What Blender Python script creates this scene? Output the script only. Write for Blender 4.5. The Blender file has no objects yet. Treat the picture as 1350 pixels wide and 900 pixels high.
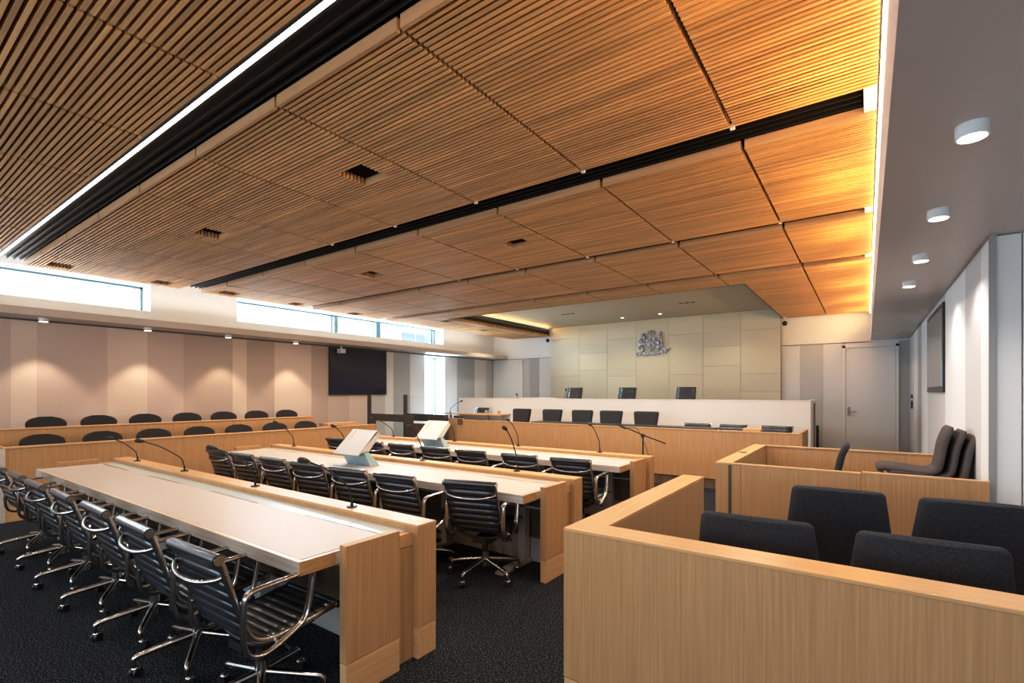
import bpy, bmesh, math, random
from mathutils import Vector, Matrix
random.seed(7)
C = bpy.context.scene.collection
PI = math.pi
R = math.radians

# ------------------------------------------------------------------ materials
def mat(name, col=(.5,.5,.5), rough=.5, metal=0., spec=None, emit=None, es=0.):
    m = bpy.data.materials.new(name); m.use_nodes = True
    b = m.node_tree.nodes['Principled BSDF']
    b.inputs['Base Color'].default_value = (*col, 1)
    b.inputs['Roughness'].default_value = rough
    b.inputs['Metallic'].default_value = metal
    if spec is not None: b.inputs['Specular IOR Level'].default_value = spec
    if emit:
        b.inputs['Emission Color'].default_value = (*emit, 1)
        b.inputs['Emission Strength'].default_value = es
    return m
def nd(m, t, **kw):
    n = m.node_tree.nodes.new(t)
    for k, v in kw.items(): setattr(n, k, v)
    return n
def noise_mat(name, c1, c2, scale, rough=.5, detail=4., bump=0., nscale=1., lo=.35, hi=.65, metal=0., bdist=.002, spec=None, per_slat=False):
    """two colours mixed by a noise stretched by scale=(x,y,z) in world metres"""
    m = mat(name, c1, rough, metal, spec); L = m.node_tree.links
    b = m.node_tree.nodes['Principled BSDF']
    g = nd(m, 'ShaderNodeNewGeometry'); mp = nd(m, 'ShaderNodeMapping'); mp.inputs['Scale'].default_value = scale
    L.new(g.outputs['Position'], mp.inputs['Vector'])
    n = nd(m, 'ShaderNodeTexNoise'); n.inputs['Scale'].default_value = nscale; n.inputs['Detail'].default_value = detail
    L.new(mp.outputs[0], n.inputs['Vector'])
    r = nd(m, 'ShaderNodeValToRGB')
    r.color_ramp.elements[0].position = lo; r.color_ramp.elements[1].position = hi
    r.color_ramp.elements[0].color = (*c1, 1); r.color_ramp.elements[1].color = (*c2, 1)
    L.new(n.outputs['Fac'], r.inputs['Fac'])
    out = r.outputs['Color']
    if per_slat:
        sx = nd(m, 'ShaderNodeSeparateXYZ'); L.new(g.outputs['Position'], sx.inputs[0])
        a = nd(m, 'ShaderNodeMath', operation='SNAP'); a.inputs[1].default_value = .036; L.new(sx.outputs['Y'], a.inputs[0])
        c = nd(m, 'ShaderNodeMath', operation='SNAP'); c.inputs[1].default_value = 1.105
        ad = nd(m, 'ShaderNodeMath', operation='ADD'); ad.inputs[1].default_value = -.385; L.new(sx.outputs['X'], ad.inputs[0]); L.new(ad.outputs[0], c.inputs[0])
        cb = nd(m, 'ShaderNodeCombineXYZ'); L.new(a.outputs[0], cb.inputs['X']); L.new(c.outputs[0], cb.inputs['Y'])
        w = nd(m, 'ShaderNodeTexWhiteNoise', noise_dimensions='2D'); L.new(cb.outputs[0], w.inputs['Vector'])
        mr = nd(m, 'ShaderNodeMapRange'); mr.inputs['To Min'].default_value = .80; mr.inputs['To Max'].default_value = 1.12; L.new(w.outputs['Value'], mr.inputs['Value'])
        mx = nd(m, 'ShaderNodeVectorMath', operation='SCALE'); L.new(out, mx.inputs[0]); L.new(mr.outputs[0], mx.inputs['Scale'])
        out = mx.outputs[0]
    L.new(out, b.inputs['Base Color'])
    if bump:
        bp = nd(m, 'ShaderNodeBump'); bp.inputs['Strength'].default_value = bump; bp.inputs['Distance'].default_value = bdist
        L.new(n.outputs['Fac'], bp.inputs['Height']); L.new(bp.outputs[0], b.inputs['Normal'])
    return m

M = {}
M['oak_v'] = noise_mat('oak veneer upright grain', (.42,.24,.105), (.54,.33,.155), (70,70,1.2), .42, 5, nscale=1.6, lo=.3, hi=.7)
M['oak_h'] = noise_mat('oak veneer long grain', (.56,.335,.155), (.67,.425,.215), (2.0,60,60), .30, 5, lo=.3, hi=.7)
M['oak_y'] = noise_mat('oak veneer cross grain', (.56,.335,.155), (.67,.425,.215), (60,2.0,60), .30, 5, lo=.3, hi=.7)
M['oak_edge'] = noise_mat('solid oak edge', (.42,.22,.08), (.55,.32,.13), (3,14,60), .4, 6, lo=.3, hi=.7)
M['slat'] = noise_mat('ceiling timber', (.52,.290,.118), (.72,.43,.185), (1.2,30,30), .5, 4, per_slat=True)
M['fascia'] = noise_mat('ceiling fascia timber', (.44,.25,.12), (.54,.33,.165), (1.2,30,30), .5, 4)
M['slat_back'] = mat('ceiling backing', (.010,.006,.004), .95, spec=.1)
M['gap'] = noise_mat('slot diffuser black', (.003,.0025,.0025), (.010,.008,.007), (.01,75,1), .5, 0, lo=.45, hi=.55)
M['carpet'] = noise_mat('carpet', (.006,.0075,.012), (.16,.175,.20), (1,1,1), .95, 3, bump=1., nscale=110, lo=.50, hi=.74, bdist=.006, spec=.1)
M['lino'] = noise_mat('desk linoleum', (.53,.47,.435), (.56,.50,.465), (1,1,1), .4, 3, nscale=60)
M['white_edge'] = noise_mat('pale limed edge', (.52,.46,.41), (.66,.60,.54), (3,40,60), .24, 5, spec=.9)
M['pale_border'] = mat('pale border', (.70,.58,.47), .3)
M['pale_glass'] = mat('pale blue reflective strip', (.52,.60,.63), .18)
M['white'] = mat('white paint', (.82,.80,.77), .6)
M['white_bench'] = noise_mat('white laminate', (.80,.76,.72), (.82,.78,.74), (1,1,1), .45, 2, nscale=1.5)
M['soffit'] = mat('grey satin soffit', (.70,.64,.615), .36)
M['shelf'] = mat('shelf paint', (.60,.54,.50), .5)
M['soffit_c'] = mat('cream soffit', (.52,.44,.32), .55)
M['trim_metal'] = mat('grey metal trim', (.34,.335,.325), .45, .3)
M['groove'] = mat('dark groove', (.12,.10,.075), .8)
M['door'] = mat('door paint', (.76,.755,.74), .4)
def fabric(n, c): return noise_mat(n, tuple(v*.95 for v in c), tuple(min(1, v*1.05) for v in c), (260,260,260), .9, 2, bump=.15)
M['wp_light'] = fabric('wall fabric light', (.66,.55,.475))
M['wp_pink'] = fabric('wall fabric pink', (.57,.465,.415))
M['wp_taupe'] = fabric('wall fabric taupe', (.49,.395,.34))
M['wp_grey'] = fabric('wall fabric grey', (.44,.45,.455))
M['wp_pale'] = fabric('wall fabric pale grey', (.73,.73,.73))
M['wp_mid'] = fabric('wall fabric mid grey', (.57,.565,.56))
M['cream'] = [noise_mat('cream panel %d' % i, tuple(v*k for v in (.60,.55,.42)), tuple(v*k*1.05 for v in (.60,.55,.42)), (1,1,60), .38, 2) for i, k in enumerate((.97,1.0,1.03))]
M['leather'] = noise_mat('black leather', (.012,.016,.022), (.022,.028,.037), (1,1,1), .28, 3, bump=.1, nscale=240, bdist=.0006)
M['leather'].node_tree.nodes['Principled BSDF'].inputs['Coat Weight'].default_value = 1.
M['leather'].node_tree.nodes['Principled BSDF'].inputs['Coat Roughness'].default_value = .22
M['chrome'] = mat('polished aluminium', (.52,.50,.485), .19, 1.)
M['black'] = mat('black plastic', (.014,.014,.015), .42)
M['black_metal'] = mat('black metal', (.015,.015,.016), .3, .4)
M['mesh_black'] = mat('black mesh fabric', (.022,.022,.025), .75)
M['gallery_fab'] = fabric('dark brown upholstery', (.030,.025,.026))
M['charcoal'] = noise_mat('charcoal wool', (.020,.021,.027), (.085,.087,.098), (1,1,1), .95, 2, bump=.7, nscale=380, lo=.40, hi=.70, bdist=.002, spec=.15)
M['greybrown'] = noise_mat('grey brown wool', (.07,.058,.056), (.13,.11,.105), (1,1,1), .95, 3, bump=.6, nscale=420, bdist=.002, spec=.15)
M['screen'] = mat('screen glass', (.013,.015,.045), .08)
M['bezel'] = mat('screen bezel', (.008,.008,.009), .3)
M['mirror_screen'] = mat('reflective screen', (.42,.45,.47), .12, .7)
M['frame_dark'] = mat('dark bronze frame', (.075,.068,.062), .4, .3)
M['win_frame'] = mat('window frame', (.20,.30,.34), .4, .3)
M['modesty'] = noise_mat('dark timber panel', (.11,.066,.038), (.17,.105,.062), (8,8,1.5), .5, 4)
M['tray'] = mat('pale metal', (.50,.46,.42), .4, .2)
M['silver'] = noise_mat('cast pewter', (.16,.16,.18), (.62,.60,.60), (1,1,1), .35, 3, nscale=14, metal=.6, lo=.35, hi=.7)
M['led'] = mat('led batten', (1,1,1), .5, emit=(1,.88,.82), es=6)
M['led_soft'] = mat('recess led', (1,1,1), .5, emit=(1,.62,.30), es=2.2)
M['led_warm'] = mat('led cove', (1,1,1), .5, emit=(1,.70,.42), es=14)
M['dl_face'] = mat('downlight lens', (1,1,1), .5, emit=(1,.88,.78), es=7)
M['dl_body'] = mat('downlight body', (.75,.74,.73), .4)
M['stand'] = mat('white stand', (.54,.53,.515), .45)
M['stand_reflection'] = mat('stand with blue reflection', (.36,.50,.56), .15)  # blue of reflected daylight put into the support's colour
M['facade'] = mat('neighbour facade', (.75,.77,.80), .7)
M['facade_win'] = mat('neighbour window', (.36,.46,.52), .3)
def glass(name, c, k=.88):
    m = bpy.data.materials.new(name); m.use_nodes = True; t = m.node_tree; t.nodes.clear()
    o = t.nodes.new('ShaderNodeOutputMaterial'); mx = t.nodes.new('ShaderNodeMixShader')
    a = t.nodes.new('ShaderNodeBsdfTransparent'); a.inputs[0].default_value = (*c, 1)
    g = t.nodes.new('ShaderNodeBsdfGlossy'); g.inputs['Roughness'].default_value = .03
    mx.inputs[0].default_value = 1-k; t.links.new(a.outputs[0], mx.inputs[1]); t.links.new(g.outputs[0], mx.inputs[2]); t.links.new(mx.outputs[0], o.inputs[0])
    return m
M['glass'] = glass('window glass', (.95,.98,1.), .93)
M['tint_glass'] = glass('barrier glass', (.985,.99,.99), .988)

# ------------------------------------------------------------------ helpers
class MB:
    def __init__(s): s.v, s.f, s.sm = [], [], []
    def add(s, vs, fs, smooth=False):
        o = len(s.v); s.v += [tuple(v) for v in vs]; s.f += [tuple(o+i for i in f) for f in fs]; s.sm += [smooth]*len(fs); return s
    def box(s, a, b):
        x0,x1 = sorted((a[0],b[0])); y0,y1 = sorted((a[1],b[1])); z0,z1 = sorted((a[2],b[2]))
        return s.add([(x0,y0,z0),(x1,y0,z0),(x1,y1,z0),(x0,y1,z0),(x0,y0,z1),(x1,y0,z1),(x1,y1,z1),(x0,y1,z1)],
                     [(0,3,2,1),(4,5,6,7),(0,1,5,4),(1,2,6,5),(2,3,7,6),(3,0,4,7)])
    def obox(s, c, ax, ay, az):   # oriented box: centre and three half-axis vectors
        c, ax, ay, az = map(Vector, (c, ax, ay, az)); vs = []
        for k in (-1,1):
            for (i,j) in ((-1,-1),(1,-1),(1,1),(-1,1)): vs.append(c+ax*i+ay*j+az*k)
        return s.add(vs, [(0,3,2,1),(4,5,6,7),(0,1,5,4),(1,2,6,5),(2,3,7,6),(3,0,4,7)])
    def tube(s, pts, r, n=8, flat=None, closed=False):
        pts = [Vector(p) for p in pts]; N = len(pts); rs = r if isinstance(r, (list,tuple)) else [r]*N
        rings = []; up = None
        for i, p in enumerate(pts):
            a = pts[i-1] if (i or closed) else pts[i]; b = pts[(i+1) % N] if (i < N-1 or closed) else pts[i]
            t = (b-a).normalized()
            if up is None:
                up = Vector((1,0,0)) if abs(t.x) < .9 else Vector((0,0,1))
            u = (up - t*up.dot(t))
            if u.length < 1e-4: u = Vector((0,1,0)) - t*t.y
            u.normalize(); w = t.cross(u); up = u
            k = flat or 1.
            rings.append([p + u*math.cos(2*PI*j/n)*rs[i]*k + w*math.sin(2*PI*j/n)*rs[i] for j in range(n)])
        vs = [v for q in rings for v in q]; fs = []
        for i in range(N if closed else N-1):
            a, b = i*n, ((i+1) % N)*n
            for j in range(n): fs.append((a+j, a+(j+1)%n, b+(j+1)%n, b+j))
        s.add(vs, fs, True)
        if not closed:
            s.add(rings[0], [tuple(range(n))[::-1]]); s.add(rings[-1], [tuple(range(n))])
        return s
    def cyl(s, a, b, r, n=16, r2=None): return s.tube([a, b], [r, r if r2 is None else r2], n)
    def prism(s, poly, axis, a, b):  # extrude a 2D polygon along axis 0/1/2
        def P(u, v, w):
            return {0:(w,u,v), 1:(u,w,v), 2:(u,v,w)}[axis]
        n = len(poly); vs = [P(u,v,a) for u,v in poly]+[P(u,v,b) for u,v in poly]
        fs = [tuple(range(n))[::-1], tuple(range(n,2*n))]+[(i,(i+1)%n,n+(i+1)%n,n+i) for i in range(n)]
        return s.add(vs, fs)
    def ball(s, c, r, n=10, sc=(1,1,1)):
        vs, fs = [], []; m = n//2
        for i in range(m+1):
            th = PI*i/m
            for j in range(n): vs.append((c[0]+sc[0]*r*math.sin(th)*math.cos(2*PI*j/n), c[1]+sc[1]*r*math.sin(th)*math.sin(2*PI*j/n), c[2]+sc[2]*r*math.cos(th)))
        for i in range(m):
            for j in range(n): fs.append((i*n+j, (i+1)*n+j, (i+1)*n+(j+1)%n, i*n+(j+1)%n))
        return s.add(vs, fs, True)
    def build(s, name, m, parent=None, bevel=0, **tg):
        me = bpy.data.meshes.new(name)
        off = world_loc(parent)
        me.from_pydata([(v[0]-off[0], v[1]-off[1], v[2]-off[2]) for v in s.v], [], s.f)
        bm = bmesh.new(); bm.from_mesh(me); bmesh.ops.recalc_face_normals(bm, faces=bm.faces); bm.to_mesh(me); bm.free()
        me.polygons.foreach_set('use_smooth', s.sm); me.materials.append(m)
        o = bpy.data.objects.new(name, me); C.objects.link(o)
        if parent: o.parent = parent
        if bevel:
            b = o.modifiers.new('bevel', 'BEVEL'); b.width = bevel; b.segments = 2; b.limit_method = 'ANGLE'
        for k, v in tg.items(): o[k] = v
        return o
def world_loc(o):
    l = Vector((0,0,0))
    while o: l += o.location; o = o.parent
    return l
def box(name, a, b, m, parent=None, bevel=0, **tg): return MB().box(a, b).build(name, m, parent, bevel, **tg)
def thing(name, loc, label, cat, group=None):
    o = bpy.data.objects.new(name, None); C.objects.link(o); o.location = loc; o.empty_display_size = .1
    o['label'] = label; o['category'] = cat
    if group: o['group'] = group
    return o
def struct(name, loc=(0,0,0)):
    o = bpy.data.objects.new(name, None); C.objects.link(o); o.location = loc; o['kind'] = 'structure'; return o
def dup(root, loc, rz, label, group=None):
    r = root.copy(); C.objects.link(r); r.location = loc; r.rotation_euler = (0,0,rz); r['label'] = label
    if group: r['group'] = group
    for ch in list(root.children):
        c = ch.copy(); C.objects.link(c); c.parent = r
        for g in list(ch.children):
            d = g.copy(); C.objects.link(d); d.parent = c
    return r
def spline(pts, n):
    pts = [Vector(p) for p in pts]; out = []
    P = [pts[0]*2-pts[1]]+pts+[pts[-1]*2-pts[-2]]
    for i in range(1, len(P)-2):
        for k in range(n):
            t = k/n; a,b,c,d = P[i-1],P[i],P[i+1],P[i+2]
            out.append(.5*((2*b)+(c-a)*t+(2*a-5*b+4*c-d)*t*t+(3*b-a-3*c+d)*t**3))
    out.append(pts[-1]); return out
ORD = ['first','second','third','fourth','fifth','sixth','seventh','eighth','ninth','tenth']

# ------------------------------------------------------------------ room shell
XL, XR, YB, YF = -10.33, .73, 13.3, -3.2
fl = box('floor', (-10.8,-3.4,-.1), (3.0,13.6,0), M['carpet']); fl['kind'] = 'structure'
# ceiling: slab, black backing, timber panels
ceil = struct('ceiling')
box('ceiling_slab', (-10.8,-3.4,3.64), (3.0,13.6,3.75), M['white'], ceil)
ZP = 3.30
SEAM = [-.72-1.1035*i for i in range(8)]      # -0.72 .. -8.45
XE = -9.40; XR0 = .052
rows = [(-2.85,-.93),(-.62,1.29),(1.61,3.50),(3.84,5.74),(5.97,7.68),(7.92,13.12)]
holes = [(-5.85,2.51),(-3.29,2.53),(-9.0,1.92),(-9.08,3.16),(-9.08,4.16),(-9.12,5.44),(-3.32,4.756),(-5.93,4.74),(-9.17,6.87),(-8.27,8.88),(-8.67,10.8)]
HX, HY = .145, .135
RX0, RX1, RY0 = -8.02, -1.60, 8.63            # recess over the bench
def sub(ivs, a, b):
    out = []
    for p, q in ivs:
        if b <= p or a >= q: out.append((p,q)); continue
        if a > p: out.append((p,a))
        if b < q: out.append((b,q))
    return out
for ri, (y0, y1) in enumerate(rows):
    xs = [XR0]+SEAM+[XE]
    for ci in range(len(xs)-1):
        xb, xa = xs[ci]-(0.013 if ci else 0), xs[ci+1]+.013
        mb = MB(); bk = MB()
        n = int(round((y1-y0)/.036)); p = (y1-y0)/n
        for k in range(1, n):
            yy = y0+p*k
            iv = [(xa, xb)]
            for hx, hy in holes:
                if abs(yy+.5*p-hy) < HY: iv = sub(iv, hx-HX, hx+HX)
            if ri == 5 and yy > RY0: iv = sub(iv, RX0, RX1)
            for a, b in iv:
                if b-a > .02: mb.box((a, yy+.008, ZP), (b, yy+.008+.0195, ZP+.058))
        full = ri == 5 and xa >= RX0-.1 and xb <= RX1+.1
        yb1 = RY0 if full else y1
        if mb.v:
            pn = mb.build('timber_panel', M['slat'], ceil)
            MB().box((xa, y0, ZP-.008), (xb, y0+.022, ZP+.065)).build('fascia', M['fascia'], pn)
            iv = [(xa, xb)]
            if ri == 5 and not full:
                bb = MB()
                bb.box((xa,y0,ZP+.060),(xb,RY0,ZP+.066))
                for a, b in sub([(xa,xb)], RX0, RX1): bb.box((a,RY0,ZP+.060),(b,y1,ZP+.066))
                bb.build('panel_backing', M['slat_back'], pn)
            else:
                MB().box((xa,y0,ZP+.060),(xb,yb1,ZP+.066)).build('panel_backing', M['slat_back'], pn)
# dark plenum strips above the gaps, slot diffusers
g = MB()
for a, b in ((1.29,1.61),(3.50,3.84),(5.74,5.97),(7.68,7.92),(-.93,-.62)):
    g.box((XE+.02, a-.02, ZP+.085), (-.02, b+.02, ZP+.10))
    for k in range(5):
        yy = a+(b-a)*(k+.5)/5
        g.box((XE+.02, yy-.004, ZP+.055), (-.02, yy+.004, ZP+.085))
g.build('slot_diffuser', M['gap'], ceil)
for a, b in ((1.29,1.61),(3.50,3.84),(5.74,5.97),(7.68,7.92)): box('slot_end', (-.012,a+.004,ZP+.02), (XR0,b-.004,ZP+.09), M['white'], ceil)
g = MB(); g.box((XE,-3.0,ZP+.10),(XR0,RY0,ZP+.13)); g.box((XE,RY0,ZP+.10),(RX0,13.12,ZP+.13)); g.box((RX1,RY0,ZP+.10),(XR0,13.12,ZP+.13))
g.build('plenum_lining', M['slat_back'], ceil)
# recess over the bench
box('soffit_cream', (RX0-.02,RY0-.3,3.56), (RX1+.6,13.3,3.60), M['soffit_c'], ceil)
g = MB(); g.box((RX0-.03,RY0,ZP),(RX0-.008,13.2,3.50)); g.box((RX1+.0,RY0,ZP),(RX1+.02,13.2,3.56)); g.box((RX0,RY0-.02,ZP),(RX1,RY0,3.56))
g.build('recess_side', M['frame_dark'], ceil)
# linear light along row 1
t = box('linear_light', (XE+.3,1.314,ZP+.002), (XR0-.05,1.336,ZP+.012), M['led'])
t['label'] = 'long thin white light batten running along the slatted timber ceiling'; t['category'] = 'light'
t = box('cove_light', (XR0+.010,-2.8,ZP-.03), (XR0+.028,13.1,ZP-.012), M['led_warm'])
t['label'] = 'glowing warm strip light between slatted ceiling and grey bulkhead'; t['category'] = 'light'
t = box('recess_light', (RX0+.0,RY0+.05,3.545), (RX0+.012,13.15,3.556), M['led_soft'])
t['label'] = 'thin warm strip light in the recess above the cream wall'; t['category'] = 'light'
# small white fixings in the slot corners
k = 0
for (yy) in (3.515, 5.755):
    for i, sx in enumerate(SEAM[:5]):
        o = MB().box((sx-.014,yy-.012,ZP-.004),(sx+.014,yy+.012,ZP+.03)).build('ceiling_bracket', M['white'], ceil)
# bulkhead on the right
rb = struct('trim_1')
box('bulkhead', (.078,-3.2,2.70), (3.0,13.3,2.74), M['soffit'], rb)
box('bulkhead_face', (.078,-3.2,2.74), (.10,13.3,3.64), M['white'], rb)
# left light shelf
tr = struct('trim_2')
box('light_shelf', (XL,-3.2,2.67), (-9.72,13.3,2.78), M['shelf'], tr)
box('shadow_line', (XL,-3.2,2.645), (XL+.03,13.3,2.672), M['groove'], tr)
# walls
wl = struct('wall_left')
XO = -10.75
g = MB()
g.box((XO,-3.4,0),(XL,10.08,2.69)); g.box((XO,10.92,0),(XL,13.6,2.69)); g.box((XO,10.08,2.62),(XL,10.92,2.69))
g.box((XO,-3.4,2.69),(XL,13.6,3.0)); g.box((XO,-3.4,3.47),(XL,13.6,3.64))
g.box((XO,3.40,3.0),(XL,4.88,3.47)); g.box((XO,10.87,3.0),(XL,13.6,3.47)); g.box((XO,-3.4,3.0),(XL,-2.6,3.47))
g.build('wall_body', M['white'], wl)
ys = [-3.2,-2.2,-1.3,-.4,.6,1.28,1.63,1.92,2.78,3.35,3.92,4.79,5.07,5.65,6.52,6.95,7.53,8.09,8.65,8.93,9.53,10.08]
ms = ['pink','light','taupe','pink','light','pink','light','pink','light','pink','taupe','light','taupe','light','taupe','pink','light','mid','pale','grey','pale']
for a, b, m in zip(ys, ys[1:], ms): box('wall_panel', (XL,a+.0004,0), (XL+.02,b-.0004,2.66), M['wp_'+m], wl)
for a, b, m in ((10.92,11.47,'pale'),(11.47,12.31,'grey'),(12.31,12.9,'pale'),(12.9,13.3,'mid')): box('wall_panel', (XL,a+.0004,0), (XL+.02,b-.0004,2.66), M['wp_'+m], wl)
def window(n, y0, y1, z0, z1, mull):
    w = struct('window_%d' % n); xf = -10.70
    g = MB(); t = .035
    g.box((xf-.05,y0,z0),(xf,y1,z0+t)); g.box((xf-.05,y0,z1-t),(xf,y1,z1)); g.box((xf-.05,y0,z0),(xf,y0+t,z1)); g.box((xf-.05,y1-t,z0),(xf,y1,z1))
    for a, b in mull: g.box((xf-.06,a,z0),(xf+.02,b,z1))
    g.build('window_frame', M['win_frame'], w)
    box('window_pane', (xf-.03,y0+t,z0+t), (xf-.024,y1-t,z1-t), M['glass'], w)
window(1, -2.6, 3.40, 3.0, 3.47, [(-.6,-.5),(1.0,1.06)])
window(2, 4.88, 10.87, 3.0, 3.47, [(7.28,7.32),(7.38,7.47),(8.54,8.57),(8.66,8.80),(10.70,10.78)])
window(3, 10.08, 10.92, 0.05, 2.62, [(10.74,10.78)])
# wall behind the camera with a wide window band
wf = struct('wall_front')
g = MB(); g.box((-10.8,YF-.2,0),(3.0,YF,.9)); g.box((-10.8,YF-.2,2.6),(3.0,YF,3.64)); g.box((-10.8,YF-.2,.9),(-9.8,YF,2.6)); g.box((2.0,YF-.2,.9),(3.0,YF,2.6))
g.build('wall_body', M['wp_light'], wf)
w4 = struct('window_4'); g = MB()
for x in (-9.8,-7.45,-5.1,-2.75,-.4,1.95): g.box((x,YF-.12,.9),(x+.06,YF-.04,2.6))
g.box((-9.8,YF-.12,.9),(2.0,YF-.04,.96)); g.box((-9.8,YF-.12,2.54),(2.0,YF-.04,2.6)); g.build('window_frame', M['win_frame'], w4)
box('window_pane', (-9.74,YF-.09,.96),(1.94,YF-.085,2.54), M['glass'], w4)
# far wall
wb = struct('wall_back')
box('wall_body', (-10.8,YB,0), (3.0,YB+.2,3.64), M['white'], wb)
for a, b, m in ((-9.07,-8.8,'mid'),(-8.8,-8.45,'grey'),(-8.45,-7.95,'pale'),(-1.64,-1.25,'pale'),(-1.25,-.80,'mid'),(-.80,-.43,'pale'),(.56,.73,'grey')):
    box('wall_panel', (a+.002,YB-.02,0), (b-.002,YB,2.66), M['wp_'+m], wb)
box('picture_rail', (-1.64,YB-.03,2.665), (.08,YB,2.675), M['groove'], wb)
box('picture_rail', (-10.33,YB-.03,2.655), (-7.9,YB,2.665), M['groove'], wb)
# cream feature wall with large staggered panels
YC = 13.2
cols = [-7.96,-6.97,-6.07,-5.2,-4.29,-3.41,-2.52,-1.64]
cuts = [[2.064,3.191],[2.229,2.724],[2.029,3.08],[2.552],[2.039,3.096],[2.238,2.724],[1.582,2.018,3.093]]
box('feature_backing', (-7.96,YC+.01,0), (-1.64,YB,3.56), M['groove'], wb)
q = 0
for a, b, cz in zip(cols, cols[1:], cuts):
    zz = [0]+cz+[3.56]
    for c, d in zip(zz, zz[1:]):
        box('cream_panel', (a+.0025,YC-.012,c+.0025), (b-.0025,YC+.012,d-.0025), M['cream'][q % 3], wb); q += 1
    q += 1
# right wall
wr = struct('wall_right')
box('wall_body', (.75,5.02,0), (.95,13.3,2.70), M['white'], wr)
ys = [4.98,5.29,6.03,6.95,7.45,9.41,10.39,11.11,11.95,12.63,13.3]
ms = ['pale','mid','pale','pale','mid','pale','grey','pale','mid','grey']
for a, b, m in zip(ys, ys[1:], ms): box('wall_panel', (.73,a+.002,0), (.752,b-.002,2.68), M['wp_'+m], wr)
g = MB(); g.box((.728,4.955,0),(.765,4.98,2.70)); g.build('corner_trim', M['trim_metal'], wr)
g = MB(); g.box((.765,4.98,0),(.900,5.02,2.69)); g.box((.908,4.98,0),(2.3,5.02,2.69)); g.build('painted_panel', M['door'], wr)
box('wall_side', (2.3,-3.3,0), (2.5,5.0,2.70), M['wp_pale'], wr)
box('baseboard_right', (.722,5.0,0), (.73,13.3,.1), M['trim_metal'])['kind'] = 'structure'
# doors in the far wall
def door(n, x0, x1, hx, z1=2.6):
    d = struct('door_%d' % n, (x0, YB, 0))
    g = MB(); g.box((x0,YB-.05,0),(x0+.05,YB,z1)); g.box((x1-.05,YB-.05,0),(x1,YB,z1)); g.box((x0,YB-.05,z1-.05),(x1,YB,z1)); g.build('door_frame', M['white'], d)
    box('door_leaf', (x0+.055,YB-.03,.01), (x1-.055,YB-.002,z1-.055), M['door'], d, .003)
    g = MB(); g.box((hx-.025,YB-.045,1.06),(hx+.025,YB-.03,1.24)); g.cyl((hx,YB-.04,1.14),(hx,YB-.09,1.14),.011); g.cyl((hx-.01,YB-.088,1.14),(hx+.14,YB-.088,1.14),.011); g.build('door_handle', M['trim_metal'], d)
door(1, -.43, .56, -.31); door(2, -10.25, -9.07, -9.25)

# ------------------------------------------------------------------ luminaires
def downlight(x, y, z, label, group):
    t = thing('downlight', (x,y,z), label, 'ceiling light', group)
    MB().cyl((x,y,z-.055),(x,y,z),.058,28).build('housing', M['dl_body'], t)
    MB().cyl((x,y,z-.0575),(x,y,z-.052),.048,28).build('lens', M['dl_face'], t)
for i, (x, y) in enumerate(((.37,2.876),(.37,4.09),(.37,5.33),(.36,6.53))):
    downlight(x, y, 2.70, 'round white surface downlight under the grey bulkhead, %s from the camera end' % ORD[i], 'downlights under the grey bulkhead')
for i, y in enumerate((1.93,3.25,4.563,5.95)):
    downlight(-9.99, y, 2.67, 'small white downlight under the left wall shelf, %s from the open end' % ORD[i], 'downlights under the left wall shelf')
for i, (x, y) in enumerate(((-5.27,12.4),(-4.24,12.35))):
    t = thing('recessed_light', (x,y,3.56), 'small recessed spotlight in the cream soffit, %s of the emblem' % ('left','right')[i], 'ceiling light')
    MB().cyl((x,y,3.552),(x,y,3.56),.06,20).build('trim_ring', M['dl_body'], t); MB().cyl((x,y,3.549),(x,y,3.556),.035,20).build('lens', M['dl_face'], t)
for i, (x, y) in enumerate(((-6.17,11.05),(-3.24,11.2))):
    t = thing('air_grille', (x,y,3.56), 'short dark slotted air grille in the cream soffit, %s one' % ('left','right')[i], 'vent')
    for k in range(3): MB().box((x-.17+.13*k,y-.03,3.55),(x-.09+.13*k,y+.03,3.559)).build('slot', M['groove'], t)

# ------------------------------------------------------------------ screens, cameras
t = thing('wall_screen', (XL+.02,7.8,1.5), 'large black display mounted on the striped left wall under the shelf', 'television')
box('bezel', (XL+.02,6.96,1.51), (XL+.08,8.65,2.64), M['bezel'], t, .004); box('screen_glass', (XL+.08,7.0,1.56), (XL+.085,8.61,2.60), M['screen'], t)
t = thing('wall_screen', (.73,8.3,1.55), 'display mounted on the striped right wall, seen edge on', 'television')
box('bezel', (.705,7.43,1.56), (.728,9.18,2.59), M['bezel'], t, .004); box('screen_glass', (.701,7.47,1.63), (.705,9.14,2.53), M['mirror_screen'], t)
def cam(x, y, z, label, drop=.10, m='black'):
    t = thing('security_camera', (x,y,z), label, 'camera', )
    MB().cyl((x,y,z-drop),(x,y,z),.014,10).build('stem', M['dl_body'], t)
    MB().ball((x,y,z-drop-.04),.058,14).build('camera_head', M[m], t)
    MB().box((x-.035,y-.035,z-.01),(x+.035,y+.035,z)).build('mount', M['dl_body'], t)
cam(-7.93, 12.95, 3.30, 'small dark ceiling camera hanging left of the cream wall')
cam(-1.53, 12.95, 3.30, 'small dark ceiling camera hanging right of the cream wall')
t = thing('tracking_camera', (-10.15,7.25,2.67), 'small white camera hanging under the shelf in front of the black display', 'camera')
MB().cyl((-10.15,7.2,2.60),(-10.15,7.2,2.67),.02,12).build('mount', M['dl_body'], t); MB().box((-10.22,7.13,2.50),(-10.08,7.27,2.60)).build('camera_body', M['dl_body'], t)
t = MB().box((.70,12.2,1.25),(.728,12.3,1.40)); t.box((.70,12.2,1.45),(.728,12.3,1.52))
o = t.build('wall_switch', M['bezel']); o['label'] = 'black switch plates on the right wall near the far door'; o['category'] = 'switch'

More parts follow.
